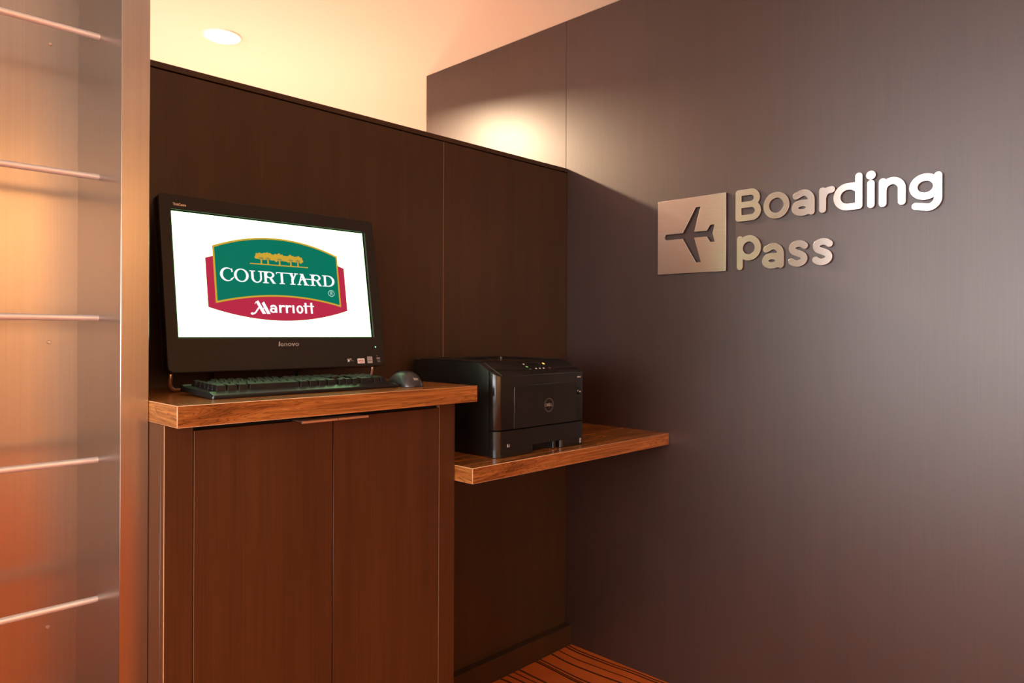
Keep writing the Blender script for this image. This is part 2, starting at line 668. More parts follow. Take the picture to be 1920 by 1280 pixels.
# ------------------------------------------------------------------ recessed ceiling lamp (the one in view)
dl = thing('recessed_downlight', (-.878, 1.107, CEIL), 'round white recessed downlight glowing in the cream ceiling', 'downlight')
bm = bmesh.new()
N = 40
prof = [(.078, -.0005), (.078, -.004), (.074, -.006), (.070, -.005), (.066, .0)]
rings = [[bm.verts.new((r * math.cos(2 * math.pi * k / N), r * math.sin(2 * math.pi * k / N), z)) for k in range(N)] for r, z in prof]
for a, b in zip(rings, rings[1:]):
    for k in range(N):
        bm.faces.new((a[k], a[(k + 1) % N], b[(k + 1) % N], b[k]))
mesh_obj('trim_ring', bm_mesh(bm, smooth=40), 'white_trim', dl)
bm = bmesh.new()
bmesh.ops.create_circle(bm, cap_ends=True, radius=.067, segments=40, matrix=Matrix.Translation((0, 0, -.0015)))
mesh_obj('lens', bm_mesh(bm), 'lamp_lens', dl)
area('downlight_light', (-.878, 1.107, CEIL - .012), .13, 155, WARM, disk=True, spread=160)

# hidden uplighters added to brighten the ceiling behind the partition
for lx, ly, lab in ((-.7, 1.35, 'added unseen white uplight lamp behind the partition, nearer the rack'),
                    (.9, 2.7, 'added unseen white uplight lamp behind the partition, beyond the tall wall')):
    fl = thing('added_uplight', (lx, ly, 0), lab, 'lamp', 'added uplights behind the partition')
    bm = bmesh.new()
    prof = [(.14, 0), (.14, .02), (.02, .035), (.013, .05), (.013, .85), (.03, .865)]
    rings = [[bm.verts.new((r * math.cos(2 * math.pi * k / 24), r * math.sin(2 * math.pi * k / 24), z)) for k in range(24)] for r, z in prof]
    for a, b in zip(rings, rings[1:]):
        for k in range(24):
            bm.faces.new((a[k], a[(k + 1) % 24], b[(k + 1) % 24], b[k]))
    bm.faces.new(rings[0][::-1]); bm.faces.new(rings[-1])
    mesh_obj('stem', bm_mesh(bm, smooth=50), 'white_trim', fl)
    bm = bmesh.new()
    prof = [(.012, .865), (.10, .895), (.16, .97), (.155, .97), (.095, .905), (.012, .88)]
    rings = [[bm.verts.new((r * math.cos(2 * math.pi * k / 24), r * math.sin(2 * math.pi * k / 24), z)) for k in range(24)] for r, z in prof]
    for a, b in zip(rings, rings[1:]):
        for k in range(24):
            bm.faces.new((a[k], a[(k + 1) % 24], b[(k + 1) % 24], b[k]))
    bm.faces.new(rings[0][::-1]); bm.faces.new(rings[-1])
    mesh_obj('lamp_shade', bm_mesh(bm, smooth=50), 'white_trim', fl)
    area('added_uplight_light', (lx, ly, .98), .26, 21 if lx < 0 else 25, (1, .76, .55), (math.pi, 0, 0), disk=True)

# ------------------------------------------------------------------ brushed metal display rack on the left
RX0, RX1, RXI = -2.30, -1.6512, -1.7025
RF, RB, RH = -.3073, -.0312, 2.30
rack = thing('display_rack', ((RX0 + RX1) / 2, RF, 0), 'brushed metal wall rack with slim horizontal display rods', 'rack')
org = rack.location


def rbox(name, *a, mat='rack_metal', bev=.0008):
    return box(name, *a, mat, rack, bev=bev, org=org)


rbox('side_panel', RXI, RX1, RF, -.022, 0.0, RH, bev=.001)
bpy.data.objects['side_panel'].data.materials.append(M['rack_side_shaded'])
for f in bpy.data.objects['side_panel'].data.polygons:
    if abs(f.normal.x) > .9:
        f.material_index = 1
rbox('side_panel', RX0, RX0 + .052, RF, -.022, 0.0, RH, bev=.001)
bp_ = rbox('back_panel', RX0 + .052, RXI, RB, -.0225, 0.0, RH, bev=0)
for z in (2.072, 1.7888, 1.5072, 1.2236, .9383, .6583, .376, .094):
    bm = bmesh.new()
    tube_bm(bm, [(RX0 + .05 - org.x, -.1732 - org.y, z), (RXI + .002 - org.x, -.1732 - org.y, z)], .0064, 14)
    mesh_obj('rod', bm_mesh(bm, smooth=60), 'rod_metal', rack)
for z in (1.174, .575, 1.80):
    bm = bmesh.new()
    bmesh.ops.create_cone(bm, cap_ends=True, radius1=.0042, radius2=.0030, depth=.002, segments=16,
                          matrix=Matrix.Translation((-1.756 - org.x, RB - .001 - org.y, z)) @ Matrix.Rotation(math.radians(90), 4, 'X'))
    mesh_obj('screw', bm_mesh(bm, smooth=40), 'screw', bp_)

# ------------------------------------------------------------------ cabinet under the computer
CXL, CXR, CYF = -1.6508, -.9271, -.3852
ZB, ZT = 1.0226, 1.0630
cab = thing('base_cabinet', ((CXL + CXR) / 2, CYF, 0), 'dark brown two-door base cabinet under the walnut countertop', 'cabinet')
org = cab.location


def cbox(name, *a, mat='cab_lam', bev=.0008, parent=None):
    return box(name, *a, mat, parent or cab, bev=bev, org=org)


S1, S2, S3 = -1.5962, -1.2888, -.9806
body = cbox('body', CXL + .018, CXR - .018, CYF + .02, -.001, .0, ZB - .002, mat='dark_gap', bev=0)
cbox('side_panel', CXL, CXL + .018, CYF + .0185, -.001, 0, ZB - .0005)
cbox('side_panel', CXR - .018, CXR, CYF + .0185, -.001, 0, ZB - .0005)
st1 = cbox('stile', CXL, S1 - .0012, CYF, CYF + .018, 0, ZB - .0005, bev=.0005)
st2 = cbox('stile', S3 + .0012, CXR, CYF, CYF + .018, 0, ZB - .0005, bev=.0005)
cbox('edge_band', CXL - .0002, CXL + .0008, CYF - .0004, CYF + .0012, 0, ZB - .0008, mat='walnut_seam', bev=0, parent=st1)
cbox('edge_band', S3 + .0009, S3 + .0016, CYF - .0004, CYF + .010, 0, ZB - .0008, mat='tan_edge', bev=0, parent=st2)
d1 = cbox('door', S1 + .0012, S2 - .0012, CYF, CYF + .018, .10, 1.0074, bev=.0005)
d2 = cbox('door', S2 + .0012, S3 - .0012, CYF, CYF + .018, .10, 1.0074, bev=.0005)
cbox('edge_band', S1 + .0009, S1 + .0016, CYF - .0004, CYF + .010, .10, 1.0072, mat='tan_edge', bev=0, parent=d1)
cbox('toe_kick', S1, S3, CYF + .012, CYF + .03, 0, .095, mat='dark_gap', bev=0)
for dr, a, b in ((d1, -1.3805, -1.2955), (d2, -1.2935, -1.2145)):
    bm = bmesh.new()
    # bent tab: thin plate over the door top reaching forward to a rounded grip bar
    add_box(bm, a - org.x, b - org.x, CYF - .026 - org.y, CYF + .016 - org.y, 1.0078, 1.0090)
    n = 12
    ring = [(CYF - .026 + .0032 * math.cos(2 * math.pi * k / n), 1.0074 + .0032 * math.sin(2 * math.pi * k / n)) for k in range(n)]
    l = [bm.verts.new((a - org.x, y - org.y, z)) for y, z in ring]
    r = [bm.verts.new((b - org.x, y - org.y, z)) for y, z in ring]
    bm.faces.new(l); bm.faces.new(r[::-1])
    for i in range(n):
        j = (i + 1) % n
        bm.faces.new((l[i], r[i], r[j], l[j]))
    h = mesh_obj('handle', bm_mesh(bm), 'copper', dr)
    h['label'] = 'copper tab pull on the door top'


# ------------------------------------------------------------------ walnut countertop and printer shelf
def slab(name, x0, x1, y0, y1, z0, z1, label, cat):
    o = box(name, x0, x1, y0, y1, z0, z1, ['walnut', 'walnut_seam', 'walnut_end'], None, bev=.0011, seg=1, bevmat=1,
            org=((x0 + x1) / 2, (y0 + y1) / 2, z0))
    o.location = ((x0 + x1) / 2, (y0 + y1) / 2, z0)
    for f in o.data.polygons:
        if abs(f.normal.x) > .95:
            f.material_index = 2
    return tag(o, label, cat)


slab('countertop', -1.6508, -.9037, -.4451, -.0006, ZB, ZT, 'thick walnut countertop carrying the computer and keyboard', 'countertop')
slab('printer_shelf', -.9265, -.0006, -.4520, -.0006, .8168, .8566, 'lower walnut shelf carrying the black printer', 'shelf')

# ------------------------------------------------------------------ all-in-one computer
TILT = .16174
MO = Vector((-1.53966, -.16547, 1.18513))       # lower left corner of the lit screen
pc = thing('desktop_computer', (-1.2850, -.12, ZT), 'black all-in-one desktop computer showing a hotel logo on screen', 'computer')
PCI = Matrix.Translation(-pc.location)
# local frame: x right, y up the screen, z towards the viewer
T = PCI @ Matrix.Translation(MO) @ Matrix.Rotation(-TILT, 4, 'X') @ FRONT
W, H = 509, 286


def mon_part(name, me, mat, parent, z=0.0, x=0.0, y=0.0):
    me.transform(T @ Matrix.Translation((x, y, z)))
    return mesh_obj(name, me, mat, parent)


def mm(pts):
    return [(a * .001, b * .001) for a, b in pts]


OX0, OX1, OY0, OY1 = -27.5, 539.5, -78.0, 320.5
# bezel: a frame with a rounded rectangular opening
outer = rrect(OX0, OX1, OY0, OY1, (12, 12, 9, 9))
inner = rrect(-5, W + 5, -4, H + 4, 1.5)
me = curve_mesh([outer, inner], .006, bevel=.0015)
bezel = mon_part('bezel', me, 'bezel', pc, .0008)
hs = curve_mesh([rrect(OX0 + 1.5, OX1 - 1.5, OY0 + 1.5, OY1 - 1.5, (11, 11, 8, 8))], .022, bevel=.003)
housing = mon_part('housing', hs, 'black', pc, -.0165)
rear = curve_mesh([rrect(70, 440, 20, 300, 30)], .03, bevel=.008)
mon_part('rear_shell', rear, 'black', pc, -.046)
# lower trim panel below a fine line
chin = curve_mesh([rrect(OX0 + 1.0, OX1 - 1.0, OY0 + 1.0, -33.5, (11, 11, 1, 1))], .0012, bevel=.0004)
mon_part('lower_trim', chin, 'bezel', pc, .0046)
# screen: black border glass and the lit panel
mon_part('screen_border', curve_mesh([rrect(-6, W + 6, -5, H + 5, 1)], .001), 'black_gloss', pc, -.0030)
scr = mon_part('screen', curve_mesh([rrect(0, W, 0, H, .3)], .0004), 'scr_white', pc, -.0021)
scr['label'] = 'lit white screen'


def bow(x0, y0, x1, y1, sag, n=22):
    out = []
    for i in range(n + 1):
        t = i / n
        out.append((x0 + (x1 - x0) * t, y0 + (y1 - y0) * t + sag * 4 * t * (1 - t)))
    return out


red = [(70, 184)] + [(88, 189.3), (422, 189.3)] + [(440, 183)] + bow(440, 69, 70, 69, -29)
mon_part('logo_shield', curve_mesh([red], .0001), 'scr_red', scr, -.00170)
gold = bow(88, 214, 422, 214, 32.5) + bow(422, 78.5, 88, 78.5, 21)
mon_part('logo_border', curve_mesh([gold], .0001), 'scr_gold', scr, -.00155)
green = bow(92.4, 210.8, 417.6, 210.8, 31.5) + bow(417.6, 84.0, 92.4, 84.0, 19.5)
mon_part('logo_field', curve_mesh([green], .0001), 'scr_green', scr, -.00140)

b0, t0 = 131.6, 161.0


def stem(x0, x1, a, b):
    return Bx(x0, x1, a, b)


def serif(x0, x1, y, up):
    return Bx(x0, x1, y, y + 2.2) if up else Bx(x0, x1, y - 2.2, y)


L_ = {}
L_['C'] = U(D(E(119.3, 147.8, 17.2, 16.4), E(121.6, 147.8, 12.6, 13.7), Bx(124.5, 140, 142.6, 155.8)),
            Bx(129.6, 132.4, 153.8, 162.2), Cp(128, 137.2, 134, 140.6, 1.4, .9))
L_['O'] = D(E(153.8, 147.5, 18.1, 16.2), E(153.8, 147.5, 11.6, 13.7))
L_['U'] = U(stem(178.3, 184.6, 144, t0), serif(174.6, 189.0, t0, False),
            D(E(191.9, 144, 13.6, 12.6), E(192.7, 144.3, 8.3, 9.9), Bx(170, 215, 144, 170)),
            stem(201.0, 205.4, 144, t0), serif(196.4, 216, t0, False))
R1 = lambda o: U(stem(211.6 + o, 218.0 + o, b0, t0), serif(207.5 + o, 222.4 + o, b0, True), serif(207.5 + o, 226 + o, t0, False),
                 D(E(226.5 + o, 153.0, 12.0, 8.1), E(225.8 + o, 153.0, 6.6, 5.8), Bx(190 + o, 216 + o, 140, 170)),
                 Bx(216 + o, 227 + o, 158.8, t0), Bx(216 + o, 227 + o, 145.0, 147.4),
                 D(Pg([(222.5 + o, 147.4), (229.8 + o, 147.4), (239.0 + o, 133.6), (242.6 + o, b0), (232.6 + o, b0)])))
L_['R'] = R1(0)
L_['T'] = U(stem(254.9, 261.3, b0, t0), serif(250.6, 265.6, b0, True), serif(243.2, 284, t0, False), Bx(243.2, 245.2, 155.8, t0))
L_['Y'] = U(Pg([(278.4, t0), (286.4, t0), (292.4, 147.0), (290.0, 143.0), (286.0, 145.4)]),
            Pg([(295.6, t0), (299.4, t0), (290.4, 144.6), (287.0, 145.4)]),
            stem(283.4, 289.8, b0, 146.8), serif(279.4, 294.0, b0, True), serif(276.0, 289.0, t0, False), serif(292.2, 303.2, t0, False))
L_['A'] = U(Pg([(309.4, t0), (317.4, t0), (328.8, b0), (320.8, b0), (311.8, 155.4)]),
            Pg([(311.2, 159.0), (314.2, 154.6), (305.4, b0), (302.0, b0)]), serif(299.4, 310.2, b0, True), serif(317.6, 333.0, b0, True),
            serif(307.6, 318, t0, False), Sp([(305.4, 139.6), (310.5, 144.4), (318, 147.2), (329, 148.0), (342, 147.6)], 1.15))
L_['R '] = R1(128.5)
L_['D'] = U(stem(376.4, 382.8, b0, t0), serif(371.8, 384, t0, False), serif(371.8, 384, b0, True),
            D(E(389.0, 146.3, 18.9, 14.7), E(387.4, 146.3, 13.2, 12.4), Bx(350, 380, 120, 170)), Bx(378, 389, t0 - 2.2, t0), Bx(378, 389, b0, b0 + 2.2))
for k, f in L_.items():
    mon_part('logo_letter', shape_mesh(f, (98, 414, 126, 170), .45, .0001), 'scr_ltr', scr, -.00125)

# registered mark
mon_part('logo_mark', shape_mesh(U(D(E(395.5, 114.0, 9.6, 8.6), E(395.5, 114.0, 8.1, 7.2)),
                                   Pl([(392.8, 109.6), (392.8, 118.6), (396.6, 118.6), (398.2, 116.4), (396.6, 114.4), (392.8, 114.4)], .75),
                                   Cp(395.6, 114.4, 398.6, 109.6, .75)), (380, 412, 100, 128), .3, .0001), 'scr_mark', scr, -.00125)

# row of five trees on a ground line
trees = [(207.0, 198), (224.5, 199.5), (255.2, 199), (285.6, 198), (305.4, 197.5)]
crown = U(Pg([(194.5, 202), (191, 195), (195, 191.5), (203, 190.0), (215, 189.5), (227, 190.5), (236, 190.5), (246, 188.5), (256, 190), (268, 190.2),
              (279, 188), (290, 190), (298, 189), (306, 190.5), (314, 189), (319.5, 196), (316, 202), (308, 204.5), (300, 203), (296, 203.6), (285, 206),
              (279, 203.4), (268, 203.4), (255, 207), (243, 205), (239, 203.4), (231, 207), (215, 206), (205, 204.6)]),
          *[E(a, b, r) for a, b, r in ((196.5, 201.5, 3.6), (203.5, 203.4, 3.4), (194, 194.6, 3.8), (216, 204.4, 3.2), (223.5, 205.4, 3.6), (230.5, 204.6, 3.4),
                                       (238, 200.8, 3.6), (245, 203.2, 3.6), (255, 205.2, 3.8), (263, 203.2, 3.4), (270, 200.4, 3.4), (285, 204.4, 3.6),
                                       (292.5, 201.6, 3.4), (302, 201.4, 3.2), (308, 202.6, 3.4), (315, 199.8, 3.4), (317.4, 193.6, 3.6), (313.4, 190, 3.0),
                                       (246, 189.2, 2.8), (234.6, 192, 3), (279, 189.6, 2.8), (268, 192, 3))])
cuts = []
for x, y in trees:
    for dx, a in ((-5.2, 2.6), (-1.2, 4.2), (2.2, 3.4), (5.4, 2.4)):
        cuts.append(Cp(x + dx * .62, 190.6 + abs(dx) * .12, x + dx, 191.4 + a, .55, .9))
trunks = []
for x, y in trees:
    trunks += [Pg([(x - 3.4, 177.8), (x + 3.4, 177.8), (x + 1.9, 181), (x + 1.9, 190), (x - 1.9, 190), (x - 1.9, 181)])]
mon_part('logo_trees', shape_mesh(U(D(crown, *cuts), *trunks, Bx(177, 333.6, 176.9, 179.4)), (172, 338, 172, 214), .4, .0001), 'scr_gold', scr, -.00125)

# second word, bold condensed with a swash first letter
x_, h_ = 59.4, 79.0
MR = {}
MR['M'] = U(Pg([(185.2, 84.6), (191.6, 88.8), (209.6, 56.6), (200.6, 55.8)]), Pg([(199.8, 82.0), (206.2, 86.2), (221.2, 56.2), (212.2, 55.8)]),
            Sp([(193.2, 72.2), (188.0, 66), (183.2, 59.6), (178.0, 56.2), (173.6, 56.0)], 1.9), E(174.8, 56.2, 4.6, 2.9),
            Cp(206.0, 72.6, 201.0, 62.5, 1.2), Cp(186.0, 85.0, 182.4, 79.8, 1.1, .5))
MR['a'] = U(stem(233.4, 239.2, x_, 72), Arc(229.6, 71.6, 6.7, 5.0, 0, 150, 2.5), D(E(228.2, 65.4, 8.6, 6.4), E(229.0, 65.4, 3.4, 2.8)))
for k, o in (('r', 0.0), ('r ', 17.6)):
    MR[k] = U(stem(244.4 + o, 250.2 + o, x_, h_), Arc(255.6 + o, 69.6, 7.8, 7.0, 68, 178, 2.4))
MR['i'] = stem(280.0, 285.8, x_, h_ + .4)
MR['o'] = D(E(300.6, 69.2, 9.6, 10.4), E(300.6, 69.2, 4.0, 6.2))
MR['tt'] = U(stem(314.6, 320.4, x_ + .2, 86.4), stem(331.0, 336.8, x_ + .2, 87.4), Bx(310.8, 341.4, 76.6, 79.6))
for k, f in MR.items():
    mon_part('logo_letter', shape_mesh(f, (166, 346, 50, 92), .45, .0001), 'scr_ltr', scr, -.00125)

# bezel marks
mon_part('lettering', text_mesh('lenovo', .0155, bold=.0004, sx=1.30, shear=.12), 'print', bezel, .0052, .2590, -.0185)
tl = text_mesh('ThinkCentre', .0085, bold=.0002, sx=.66)
mon_part('lettering', tl, 'print', bezel, .0053, .0165, .2995)
for px in (194.6, 256.0):
    bm = bmesh.new()
    bmesh.ops.create_circle(bm, cap_ends=True, radius=.0026, segments=16)
    mon_part('camera_lens', bm_mesh(bm), 'black_gloss', bezel, .0056, px * .001, .306)
bm = bmesh.new()
bmesh.ops.create_uvsphere(bm, u_segments=10, v_segments=6, radius=.0021)
pl = mon_part('power_light', bm_mesh(bm), 'led_green', bezel, .0048, .514, -.0284)
pl['label'] = 'small green power light'
# the four small stickers at the lower right
s = mon_part('sticker', curve_mesh([rrect(453, 475, -71.5, -58.5, 1)], .0003), 'sticker', bezel, .0058)
mon_part('print', curve_mesh([rrect(456.5, 472, -64.2, -62.4, .2), rrect(456.5, 458.2, -69, -64.2, .2), rrect(460, 472, -68.6, -66.8, .2)], .0001), 'red_ink', s, .0061)
s = mon_part('sticker', curve_mesh([rrect(484, 500, -71.5, -54, 1)], .0003), 'sticker_grey', bezel, .0058)
mon_part('print', curve_mesh([[(487, -61.5), (494, -58.5), (492.5, -61)], rrect(486.5, 497.5, -65.6, -64.0, .2), rrect(486, 488, -58.2, -56.2, .2), rrect(490, 497, -57.4, -56.4, .2)], .0001), 'sticker_ink', s, .0061)
s = mon_part('sticker', curve_mesh([rrect(421, 435, -60.2, -58.8, .3), rrect(423, 428.5, -69, -61.5, 2), rrect(428.5, 441, -66.6, -63.4, 1.2)], .0003), 'sticker', bezel, .0058)
s = mon_part('sticker', curve_mesh([rrect(514, 518, -52.6, -51.2, .3), rrect(514, 525, -61.5, -56.5, .5), rrect(514.5, 525.5, -65.0, -64.0, .2), rrect(516, 525.5, -69.0, -66.6, .5)], .0003), 'print_dim', bezel, .0058)
# tubular stand: two front legs bending into a bar on the desk, strut behind
pcl = pc.location


def L3(x, y, z):
    return (x - pcl.x, y - pcl.y, z - pcl.z)


xl, xr = MO.x - .0135, MO.x + .5185
zt = ZT
half = [(0, -.152, 1.135), (0, -.155, 1.105), (0, -.153, 1.090), (.001, -.150, 1.0815), (.0045, -.147, 1.0745), (.0105, -.144, 1.0700), (.020, -.142, 1.0691), (.034, -.140, 1.0690)]
pts = [L3(xl + a, b, c) for a, b, c in half]
pr = [L3(xr - a, b, c) for a, b, c in half[::-1]]
stf = tube('stand_frame', smooth_path(pts, 4) + smooth_path(pr, 4), .0046, 'stand', pc, 12)
stf['label'] = 'copper-toned tubular stand'
tube('rear_strut', smooth_path([L3(-1.40, -.075, 1.25), L3(-1.40, -.020, 1.10), L3(-1.395, -.012, 1.0685), L3(-1.38, -.012, 1.0690), L3(-1.19, -.012, 1.0690), L3(-1.175, -.012, 1.0685), L3(-1.17, -.020, 1.10), L3(-1.17, -.075, 1.25)], 5), .0044, 'black', pc, 8)

# cables lying behind the keyboard
c1 = tube('power_cable', smooth_path([(-1.30, -.085, 1.17), (-1.29, -.07, 1.10), (-1.26, -.09, 1.070), (-1.18, -.10, 1.0668), (-1.10, -.06, 1.0668), (-1.02, -.02, 1.0668)], 6), .0035, 'black')
tag(c1, 'thin black cable on the countertop under the computer', 'cable')

# ------------------------------------------------------------------ keyboard
kb = thing('keyboard', (-1.5530, -.3705, ZT), 'black full-size keyboard with a sloped front lip, on the countertop', 'keyboard', rotz=math.radians(1.0))
KT = math.radians(2.5)
KM = Matrix.Rotation(KT, 4, 'X')
KL, KD = .4640, .158
# tray cross-section (depth y, height z), swept along x
prof = [(.0015, .0), (0, .0045), (.0022, .0072), (.0225, .0125), (.026, .0105), (.148, .0115), (.152, .0145), (.157, .0125), (KD, .006), (KD - .002, 0)]
bm = bmesh.new()
secs = []
for x, sh, inset in ((0, .55, .004), (.0025, .9, .001), (.006, 1, 0), (KL - .006, 1, 0), (KL - .0025, .9, .001), (KL, .55, .004)):
    secs.append([bm.verts.new((x, min(max(y, inset), KD - inset), z * sh + .0008)) for y, z in prof])
for a, b in zip(secs, secs[1:]):
    for i in range(len(prof)):
        j = (i + 1) % len(prof)
        bm.faces.new((a[i], b[i], b[j], a[j]))
bm.faces.new(secs[0]); bm.faces.new(secs[-1][::-1])
bmesh.ops.transform(bm, matrix=KM, verts=bm.verts)
mesh_obj('case', bm_mesh(bm, smooth=35), 'kb', kb)
for x in (.03, KL - .06):
    box('foot', x, x + .03, KD - .022, KD - .014, 0.0, .0125, 'black', kb, bev=.0005)
U1 = .01905
key_cache = {}


def key_mesh(w, d=1.0):
    k = (round(w, 2), round(d, 2))
    if k in key_cache:
        return key_cache[k]
    bw, bd, hh = w * U1 - .0012, d * U1 - .0012, .0118
    tw, td = bw - .0048, bd - .0056
    bm = bmesh.new()
    lo = [bm.verts.new((sx * bw / 2, sy * bd / 2, 0)) for sx, sy in ((-1, -1), (1, -1), (1, 1), (-1, 1))]
    hi = [bm.verts.new((sx * tw / 2, sy * td / 2 + .0008, hh + sy * .0006)) for sx, sy in ((-1, -1), (1, -1), (1, 1), (-1, 1))]
    bm.faces.new(lo[::-1])
    top = bm.faces.new(hi)
    for i in range(4):
        j = (i + 1) % 4
        bm.faces.new((lo[i], lo[j], hi[j], hi[i]))
    bmesh.ops.bevel(bm, geom=[e for e in bm.edges if e.verts[0].co.z > .003 or e.verts[1].co.z > .003], offset=.0009,
                    segments=1, affect='EDGES', clamp_overlap=True)
    key_cache[k] = bm_mesh(bm, 'key', 30)
    return key_cache[k]


KX, KY = .0177, .0345


def key(cx, cy, w=1.0, d=1.0):
    me = key_mesh(w, d)
    o = mesh_obj('key', me, 'key', kb)
    p = KM @ Vector((KX + cx * U1, KY + cy * U1, .0128))
    o.location = p
    o.rotation_euler = (KT, 0, 0)
    return o


rows = [
    (0, [1.25, 1.25, 1.25, 6.25, 1.25, 1.25, 1.25, 1.25]),
    (1, [2.25] + [1] * 10 + [2.75]),
    (2, [1.75] + [1] * 11 + [2.25]),
    (3, [1.5] + [1] * 12 + [1.5]),
    (4, [1] * 13 + [2]),
]
for r, ws in rows:
    x = 0
    for w in ws:
        key(x + w / 2, r, w)
        x += w
for i, x in enumerate((0, 2, 3, 4, 5, 6.5, 7.5, 8.5, 9.5, 11, 12, 13, 14)):
    key(x + .5, 5.35)
for x in (15.25, 16.25, 17.25):
    key(x + .5, 5.35); key(x + .5, 4); key(x + .5, 3); key(x + .5, 0)
key(16.75, 1)
for r in (1, 2, 3):
    for x in (18.5, 19.5, 20.5):
        key(x + .5, r)
for x in (18.5, 19.5, 20.5, 21.5):
    key(x + .5, 4)
key(22.0, 2.5, 1, 2); key(22.0, .5, 1, 2); key(19.5, 0, 2); key(21.0, 0)
tube('cable', smooth_path([(KL * .47, KD - .004, .012), (KL * .475, KD + .010, .008), (KL * .52, KD + .013, .0055), (KL * .70, KD + .010, .0045), (KL * .92, KD + .012, .0045)], 6), .0022, 'black', kb, 8)

# ------------------------------------------------------------------ mouse
ms = thing('mouse', (-1.0440, -.3270, ZT), 'dark grey optical mouse beside the right end of the keyboard', 'mouse', rotz=math.radians(-6))


def mouse_pt(u, v, off=0.0):
    """u along the length -1 (tail, near viewer) .. 1 (nose), v across -1..1"""
    y = .056 * u
    wid = .0305 * (1 - .10 * (1 - abs(u)) * 0) * (1 - abs(u) ** 4.2) ** .36
    x = wid * v
    hh = .0365 * (1 - abs(u + .18) ** 2.6 * .62 if u + .18 > 0 else 1 - abs((u + .18) / .82) ** 2.5 * .98)
    z = .001 + max(.003, hh) * (1 - abs(v) ** 2.9) ** .55
    return Vector((x, y, z + off))


def mouse_patch(name, u0, u1, v0, v1, off, mat, nu=26, nv=18, skirt=True):
    bm = bmesh.new()
    g = []
    for i in range(nu + 1):
        u = u0 + (u1 - u0) * i / nu
        row = []
        for j in range(nv + 1):
            v = v0 + (v1 - v0) * j / nv
            row.append(bm.verts.new(mouse_pt(math.sin(u * math.pi / 2), math.sin(v * math.pi / 2), off)))
        g.append(row)
    for i in range(nu):
        for j in range(nv):
            try:
                bm.faces.new((g[i][j], g[i][j + 1], g[i + 1][j + 1], g[i + 1][j]))
            except ValueError:
                pass
    if skirt:
        edge = [g[0][j] for j in range(nv + 1)] + [g[i][nv] for i in range(1, nu + 1)] + [g[nu][j] for j in range(nv - 1, -1, -1)] + [g[i][0] for i in range(nu - 1, 0, -1)]
        low = [bm.verts.new((v.co.x * .97, v.co.y * .97, 0.0 if off == 0 else v.co.z - .0015)) for v in edge]
        n = len(edge)
        for i in range(n):
            bm.faces.new((edge[i], low[i], low[(i + 1) % n], edge[(i + 1) % n]))
        bm.faces.new(low)
    bmesh.ops.remove_doubles(bm, verts=bm.verts, dist=.00005)
    return mesh_obj(name, bm_mesh(bm, smooth=50), mat, ms)


mouse_patch('body', -1, 1, -1, 1, 0, 'mouse')
mouse_patch('button', .12, .86, -.62, -.06, .0007, 'mouse', 10, 6)
mouse_patch('button', .12, .86, .06, .62, .0007, 'mouse', 10, 6)
bm = bmesh.new()
bmesh.ops.create_cone(bm, cap_ends=True, radius1=.011, radius2=.011, depth=.007, segments=20,
                      matrix=Matrix.Translation((0, .027, .0265)) @ Matrix.Rotation(math.radians(90), 4, 'Y'))
mesh_obj('scroll_wheel', bm_mesh(bm, smooth=40), 'black', ms)
# name printed on the tail, following the shell
tm = text_mesh('lenovo', .0046, depth=.0001, bold=.0001, sx=1.2)
for v in tm.vertices:
    uu = -.80 + v.co.y / .030
    q = mouse_pt(uu, (v.co.x + .004) / .0285, .0004 + v.co.z)
    v.co = q
mesh_obj('lettering', tm, 'sticker_grey', ms)
tube('cable', smooth_path([(0, .054, .010), (.0, .068, .0065), (.004, .080, .0045), (.016, .088, .0035), (.040, .090, .0035)], 6), .0019, 'black', ms, 8)

# ------------------------------------------------------------------ laser printer
PZ = .8566
pxl, pxr, pyf, pyb = -.7890, -.4085, -.4000, -.0380
pn = thing('laser_printer', ((pxl + pxr) / 2, -.21, PZ), 'black laser printer on the lower walnut shelf', 'printer')
po = pn.location


def prn_prism(name, poly, z0, z1, mat, cut=True, bev=0.0):
    bm = bmesh.new()
    a = [bm.verts.new((x, y, z0)) for x, y in poly]
    b = [bm.verts.new((x, y, z1)) for x, y in poly]
    bm.faces.new(a[::-1]); bm.faces.new(b)
    n = len(poly)
    for i in range(n):
        bm.faces.new((a[i], a[(i + 1) % n], b[(i + 1) % n], b[i]))
    if cut:
        g = bmesh.ops.bisect_plane(bm, geom=bm.verts[:] + bm.edges[:] + bm.faces[:], plane_co=(0, -.398, 1.0795), plane_no=(0, -.49, 1), clear_outer=True)
        bmesh.ops.edgenet_fill(bm, edges=[e for e in g['geom_cut'] if isinstance(e, bmesh.types.BMEdge)])
    if bev:
        ed = [e for e in bm.edges if len(e.link_faces) == 2 and e.calc_face_angle(0) > math.radians(24)]
        bmesh.ops.bevel(bm, geom=ed, offset=bev, segments=2, profile=.5, affect='EDGES', clamp_overlap=True)
    bmesh.ops.translate(bm, vec=-Vector(po), verts=bm.verts)
    return mesh_obj(name, bm_mesh(bm, smooth=35), mat, pn)


def pbox(name, x0, x1, y0, y1, z0, z1, mat='printer', bev=.0008, parent=None):
    return box(name, x0, x1, y0, y1, z0, z1, mat, parent or pn, bev=bev, org=po)


RAD = .024
YS = -.3680
prn_prism('rear_body', rrect(pxl, pxr, YS + .0006, pyb, (0, 0, .008, .008)), .8590, 1.1150, 'printer', cut=True, bev=.0022)
prn_prism('front_shell', rrect(pxl, pxr, pyf, YS - .0006, (RAD, .010, 0, 0), 8), .9315, 1.16, 'printer2', cut=True, bev=.0012)
